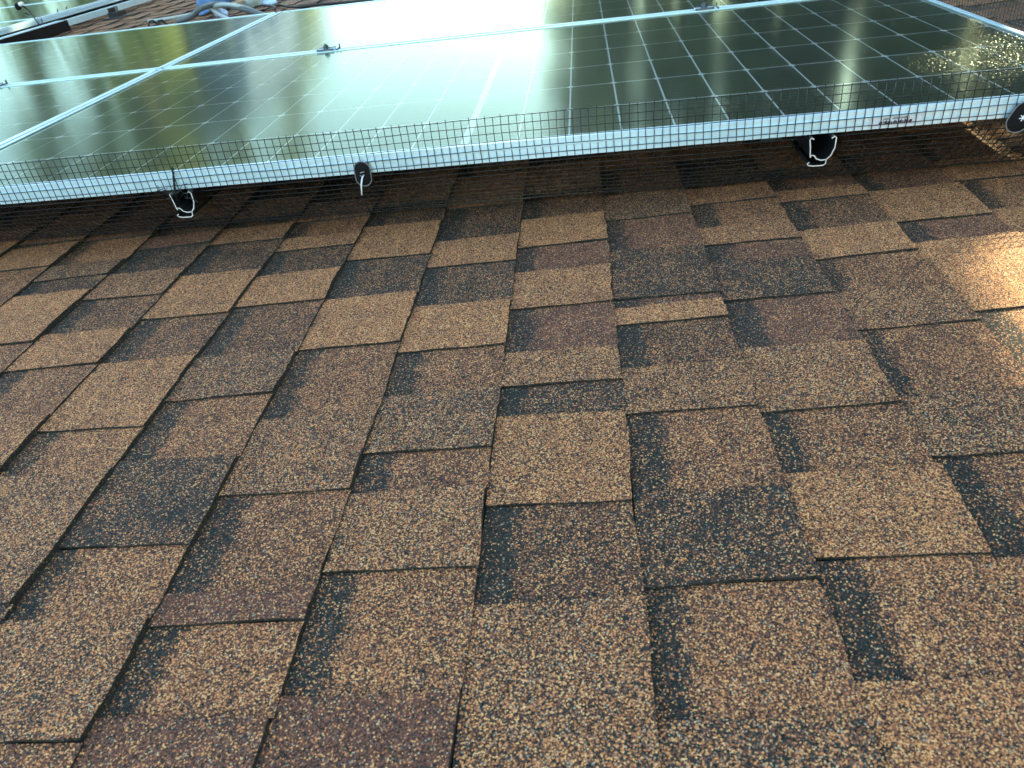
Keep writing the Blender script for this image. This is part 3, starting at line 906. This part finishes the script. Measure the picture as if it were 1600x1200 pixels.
def roofpt(u, v, h=0.0):
    """a point on the shingles under the given spot of the photograph, raised by h"""
    z0 = -0.128 + 0.0123*3.6
    return at_px(u, v, z0 + h)

# thick grey conduit arching up behind the panel
pa = [roofpt(278,34,.0), roofpt(302,24,.03), roofpt(312,14,.06), roofpt(338,7,.06), roofpt(368,11,.05), roofpt(398,19,.02), roofpt(420,27,0.0)]
g = G(); g.tube(spl(pa), 0.014, 8)
solo("flexible_conduit", g, MAT_COND, "thick dark grey flexible conduit arching behind the back panel's far frame", "conduit", tuple(pa[0]), smooth=True)
pb = [roofpt(372,36,.0), roofpt(345,24,.02), roofpt(333,15,.04), roofpt(342,8,.06), roofpt(366,8,.06), roofpt(392,15,.03), roofpt(408,22,0)]
g = G(); g.tube(spl(pb), 0.010, 8)
solo("flexible_conduit", g, MAT_GREYP, "pale grey conduit looping inside the darker one behind the panels", "conduit", tuple(pb[0]), smooth=True)
pc = [roofpt(395,12,.01), roofpt(412,8,.03), roofpt(428,11,.03), roofpt(430,22,0)]
g = G(); g.tube(spl(pc), 0.005, 6)
solo("cable", g, MAT_WIRE, "short thin black cable bending down at the seam's far end", "cable", tuple(pc[0]), smooth=True)
pd_ = [roofpt(425,6,.0), roofpt(462,11,.01), roofpt(500,7,.01), roofpt(560,2,.0), roofpt(640,-8,0)]
g = G(); g.tube(spl(pd_), 0.007, 6)
solo("cable", g, MAT_WIRE, "long black cable lying on the roof behind the brightest panel", "cable", tuple(pd_[0]), smooth=True)
pe = [roofpt(232,33,0), roofpt(262,29,.01), roofpt(300,22,.01), roofpt(322,18,0)]
g = G(); g.tube(spl(pe), 0.008, 6)
solo("cable", g, MAT_GREYP, "pale grey cable lying low along the far frame, left of the conduits", "cable", tuple(pe[0]), smooth=True)

def crumple(name, mat, label, cat, c, sx_, sy_, sz_, seed):
    import bmesh
    bm = bmesh.new(); bmesh.ops.create_icosphere(bm, subdivisions=3, radius=1.0)
    r = random.Random(seed); ks = [(Vector((r.uniform(-1,1), r.uniform(-1,1), r.uniform(-1,1)))*r.uniform(2,5), r.uniform(0,6)) for _ in range(8)]
    for v in bm.verts:
        d = sum(math.sin(v.co.dot(k)+p) for k, p in ks)*0.07
        v.co *= 1+d
        v.co = Vector((v.co.x*sx_, v.co.y*sy_, max(v.co.z, -0.55)*sz_))
    me = bpy.data.meshes.new(name); bm.to_mesh(me); bm.free(); me.materials.append(mat)
    o = bpy.data.objects.new(name, me); COL.objects.link(o)
    o.matrix_world = M @ Matrix.Translation(c)
    o["label"] = label; o["category"] = cat
crumple("plastic_bag", MAT_BLUE, "crumpled bright blue plastic bag behind the conduits at the top edge", "bag", roofpt(335,1,.05), .10,.10,.05, 1)
crumple("cloth", MAT_CBLUE, "pale blue rag lying in the loop of the conduits", "cloth", roofpt(346,22,.012), .032,.05,.022, 2)
crumple("cloth", MAT_BLUE, "small deep blue scrap under the left bend of the dark conduit", "cloth", roofpt(317,19,.012), .04,.03,.016, 3)
crumple("connector_box", MAT_GREYP, "grey weathered junction lump beside the wood scrap, top edge", "junction box", roofpt(396,2,.04), .055,.05,.045, 4)
crumple("cloth", MAT_CBLUE, "pale blue crumpled wrapper right of the conduits by the thin cable", "wrapper", roofpt(420,5,.02), .05,.04,.02, 5)
a, b = roofpt(362,9,.05), roofpt(388,-2,.05)
g = G(); g.tube([a, b], 0.009, 4)
solo("wood_strip", g, MAT_WOOD, "thin bare wooden strip leaning behind the conduits", "wood strip", tuple(a))
for (u, v, lb) in ((238,37,"small dark cable clip peeking over the far frame, on the bare shingles"),(252,36.5,"right hand dark cable clip peeking over the far frame")):
    c = roofpt(u, v, .004); g = G(); g.tube([(c.x-.012,c.y-.03,c.z-.012),(c.x-.006,c.y-.008,c.z+.014),(c.x+.006,c.y+.008,c.z+.014),(c.x+.012,c.y+.03,c.z-.012)], .005, 6)
    solo("cable_clip", g, MAT_DSTEEL, lb, "cable clip", tuple(c))

# ------------------------------------------------------------------ trees and a house around (they show in the glass and shade the roof)
def P2(v): return M @ Vector(v)
# openings in the foliage: lines along the sun direction through these roof-frame points
HOLES = [((0.97, -0.29, -0.13), 0.115), ((0.80, -0.22, -0.13), -0.02), ((0.97, 0.30, 0.0), 0.03), ((0.83, 0.02, 0.0), -0.05), ((0.66, 0.27, 0.0), -0.05)]
HW = [(np.array(P2(p)), r) for p, r in HOLES]
SD = np.array(sdir)
MIr = np.array(M.to_3x3()); MIo = np.array(M.translation)
def tree(x, y, h, cr, n, leaf, label, cat="tree", mat=None, seed=0, low=0.25, holes=False, squash=1.0):
    r = np.random.default_rng(seed)
    base = (x, y, 0)
    t = thing("tree", label, cat, base, "trees standing around the house", W=Matrix())
    g = G()
    top = h*(0.55 if (holes and n > 30000) else 0.82)
    g.tube([(x,y,0),(x+.05,y,h*.2),(x-.05,y+.08,h*.45),(x+.06,y,top)], [h*.028, h*.022, h*.015, h*.004], 10)
    rr = random.Random(seed)
    lim = []
    for q in range(9):
        z0 = h*rr.uniform(low, .5 if (holes and n > 30000) else .7); a = rr.uniform(0, 6.28); L = cr*rr.uniform(.5,.85)
        e = (x+math.cos(a)*L, y+math.sin(a)*L, z0+L*rr.uniform(.2,.8)); lim.append(e)
        g.tube([(x,y,z0),((x+e[0])/2,(y+e[1])/2,(z0+e[2])/2+.1),e], [h*.010,h*.006,h*.002], 6)
    part("trunk", g, MAT_BARK, t, base, smooth=True)
    # crown: clumps of leaf-sized faces
    nc = 70 if n > 30000 else 46
    cl = []
    zc0, zc1 = h*low, h
    while len(cl) < nc:
        p = r.uniform(-1, 1, 3)
        if p @ p > 1: continue
        k = 1.0 if p[2] < .1 else (1.05-p[2]*.55)
        cl.append((x+p[0]*cr*k, y+p[1]*cr*k, (zc0+zc1)/2 + p[2]*(zc1-zc0)/2*.95))
    cl = np.array(cl); idx = r.integers(0, nc, n)
    cs = r.uniform(.55, 1.15, nc)*max(cr*.36, .46)
    d = r.normal(0, 1, (n, 3)); d /= np.linalg.norm(d, axis=1)[:, None]
    pos = cl[idx] + d*(r.uniform(0, 1, n)**.5)[:, None]*cs[idx][:, None]*np.array([1,1,.8])*squash
    if holes:
        keep = np.ones(n, bool)
        # slots cut through crowns by camera azimuth to put light streaks in the glass
        q = (pos - MIo) @ MIr
        az = np.degrees(np.arctan2(q[:, 0]-CAMP.x, q[:, 1]-CAMP.y))
        for c_, hw, pr_ in ((18.0,.45,.0),(20.4,.25,.15),(24.9,.6,.12),(9.4,.6,.15),(3.6,.7,.2),(6.4,.3,.25),(13.0,.25,.3)):
            keep &= ~((np.abs(az-c_) < hw) & (r.uniform(0, 1, n) > pr_))
        for p, rad in HW:
            w = pos - p; along = w @ SD
            dist = np.linalg.norm(w - along[:, None]*SD, axis=1)
            keep &= dist > rad + leaf*0.55
        pos = pos[keep]; n = len(pos)
    a = r.normal(0, 1, (n, 3)); a /= np.linalg.norm(a, axis=1)[:, None]
    b = np.cross(a, r.normal(0, 1, (n, 3))); b /= np.linalg.norm(b, axis=1)[:, None]
    sz = r.uniform(.6, 1.2, n)[:, None]*leaf
    v = np.stack([pos-a*sz*.5, pos+b*sz*.32, pos+a*sz*.5, pos-b*sz*.32], 1).reshape(-1, 3) - np.array(base)
    me = bpy.data.meshes.new("crown")
    me.vertices.add(4*n); me.vertices.foreach_set("co", v.astype(np.float32).ravel())
    me.loops.add(4*n); me.loops.foreach_set("vertex_index", np.arange(4*n, dtype=np.int32))
    me.polygons.add(n); me.polygons.foreach_set("loop_start", np.arange(0, 4*n, 4, dtype=np.int32))
    me.polygons.foreach_set("loop_total", np.full(n, 4, dtype=np.int32))
    me.materials.append(mat or MAT_LEAF); me.update(calc_edges=True)
    link("crown", me, t)

def polar(az, d):
    a = math.radians(az); return (CAMP.x + d*math.sin(a), CAMP.y + d*math.cos(a))
def refl(az, d, el=11):
    """ground position below a direction given in the roof frame, at distance d"""
    a, e = math.radians(az), math.radians(el)
    w = M.to_3x3() @ Vector((math.sin(a)*math.cos(e), math.cos(a)*math.cos(e), math.sin(e)))
    c = M @ CAMP; k = d/math.hypot(w.x, w.y)
    return (c.x + w.x*k, c.y + w.y*k)
# shading trees towards the sun
sw_ = math.degrees(w_az)
x, y = polar(sw_-4, 9.5); tree(x, y, 9.6, 3.0, 60000, 0.20, "tall dense tree shading the roof, towards the sun", seed=11, low=.30, holes=True)
x, y = polar(sw_+15, 9.0); tree(x, y, 9.6, 2.9, 55000, 0.20, "dense tree right of the tall one, shading the near shingles", seed=12, low=.25, holes=True)
x, y = polar(sw_-20, 10.5); tree(x, y, 9.6, 2.9, 45000, 0.20, "dense tree left of the tall one, shading the panels", seed=13, low=.2, holes=True)
x, y = polar(sw_+34, 9.5); tree(x, y, 9.4, 2.8, 35000, 0.20, "bushy tree beyond the eave on the far right", seed=14, low=.2, holes=True)
tree(4.6, 11.3, 10.6, 3.1, 45000, 0.20, "broad dense tree beyond the far eave, added to shade the bare strip of roof", seed=15, low=.2, holes=True)  # unseen tree added to keep the sun off the bare strip
tree(1.6, 14.6, 9.2, 1.5, 16000, 0.20, "small dense tree shading the far array", seed=16, low=.2, holes=True)
# the dark row mirrored by the right half of the near panels
for k, (az, d, h, cr, lb) in enumerate(((36, 12, 8.2, 2.2, "dark tree low beyond the eave, mirrored at the near panel's right end"),
                                        (26, 13, 8.6, 1.9, "dark tree mirrored in the right part of the near panel"),
                                        (15, 13.5, 8.8, 1.8, "dark round tree mirrored between the two right hand light streaks"),
                                        (6, 14, 9.2, 1.7, "dark narrow tree mirrored right of the panel's centre bar"),
                                        (-1, 15, 9.0, 0.7, "slender tree mirrored at the edge of the bright sky gap"))):
    x, y = refl(az, d); tree(x, y, h, cr, int(5200*cr), 0.20, lb, seed=30+k, low=.1, holes=True)
# lower, yellower trees mirrored on the left
for k, (az, d, h, cr, n_, lb) in enumerate(((-32.3, 11, 11.2, .42, 7500, "yellow green tree mirrored in the left panels, left of the pink house"),
                                        (-35.2, 12, 11.8, 0.12, 2600, "thin pale green tree beside the yellow green one"),
                                        (-29.6, 12, 10.8, 0.15, 3600, "slim yellow green tree in front of the pink house corner"),
                                        (-26.3, 12.5, 10.6, 0.10, 2400, "slim yellow green tree by the blue wall of the neighbouring house"),
                                        (-22.2, 14, 10.8, 0.12, 2400, "airy yellow green sapling right of the neighbouring house"),
                                        (-38.6, 12, 12.0, .15, 2400, "yellow green tree at the far left"))):
    x, y = refl(az, d); tree(x, y, h, cr, n_, 0.13, lb, mat=MAT_LEAFY, seed=60+k, low=.35)
for k, (az, d, h) in enumerate(((64,10.5,8.5),(84,10.5,8.5),(-75,20,10),(-110,18,9),(150,17,9),(-150,17,9))):  # eave-side pair is thickened low down to keep light from under the panel
    x, y = polar(az, d); tree(x, y, h, 3.2, 18000 if k < 2 else 6000, 0.24, ("unseen leafy tree beyond the eave, made dense and low to block light","unseen leafy tree below the camera side, made dense and low to block light","leafy garden tree behind the ridge, out of the picture","leafy garden tree behind the camera's left, out of the picture","leafy garden tree behind the camera, out of the picture","leafy garden tree behind the far corner, out of the picture")[k], seed=90+k, low=.03 if k < 2 else .2)

# neighbouring house mirrored in the left panels
hx_, hy_ = refl(-27.6, 13)
t = thing("house", "dusty pink neighbouring house with slate blue roof, mirrored in the panels", "house", (hx_, hy_, 0), W=Matrix())
base = (hx_, hy_, 0)
g = G(); g.box(hx_-1.0, hx_-.1, hy_-1, hy_+3, 0, 7.7); part("wall", g, MAT_SIDING, t, base)
g = G(); g.box(hx_-.097, hx_+.9, hy_-1.1, hy_+3, 0, 7.7); part("wall", g, MAT_BWALL, t, base)
g = G(); g.prism([(hx_-1.15,7.7),(hx_+1.05,7.7),(hx_+.2,8.6),(hx_-.3,8.6)], 'y', hy_-1.3, hy_+3.3); part("roof", g, MAT_SLATE, t, base)
for wx in (-0.75, 0.1):
    g = G(); g.box(hx_+wx, hx_+wx+.6, hy_-1.16, hy_-1.102, 5.6, 7.0); w = part("window", g, MAT_TRIM, t, base)
    g = G(); g.box(hx_+wx+.08, hx_+wx+.52, hy_-1.18, hy_-1.162, 5.7, 6.9); part("pane", g, MAT_WINDOW, w, base)
print("objects", len(bpy.data.objects), "tris", sum(len(m.polygons) for m in bpy.data.meshes))
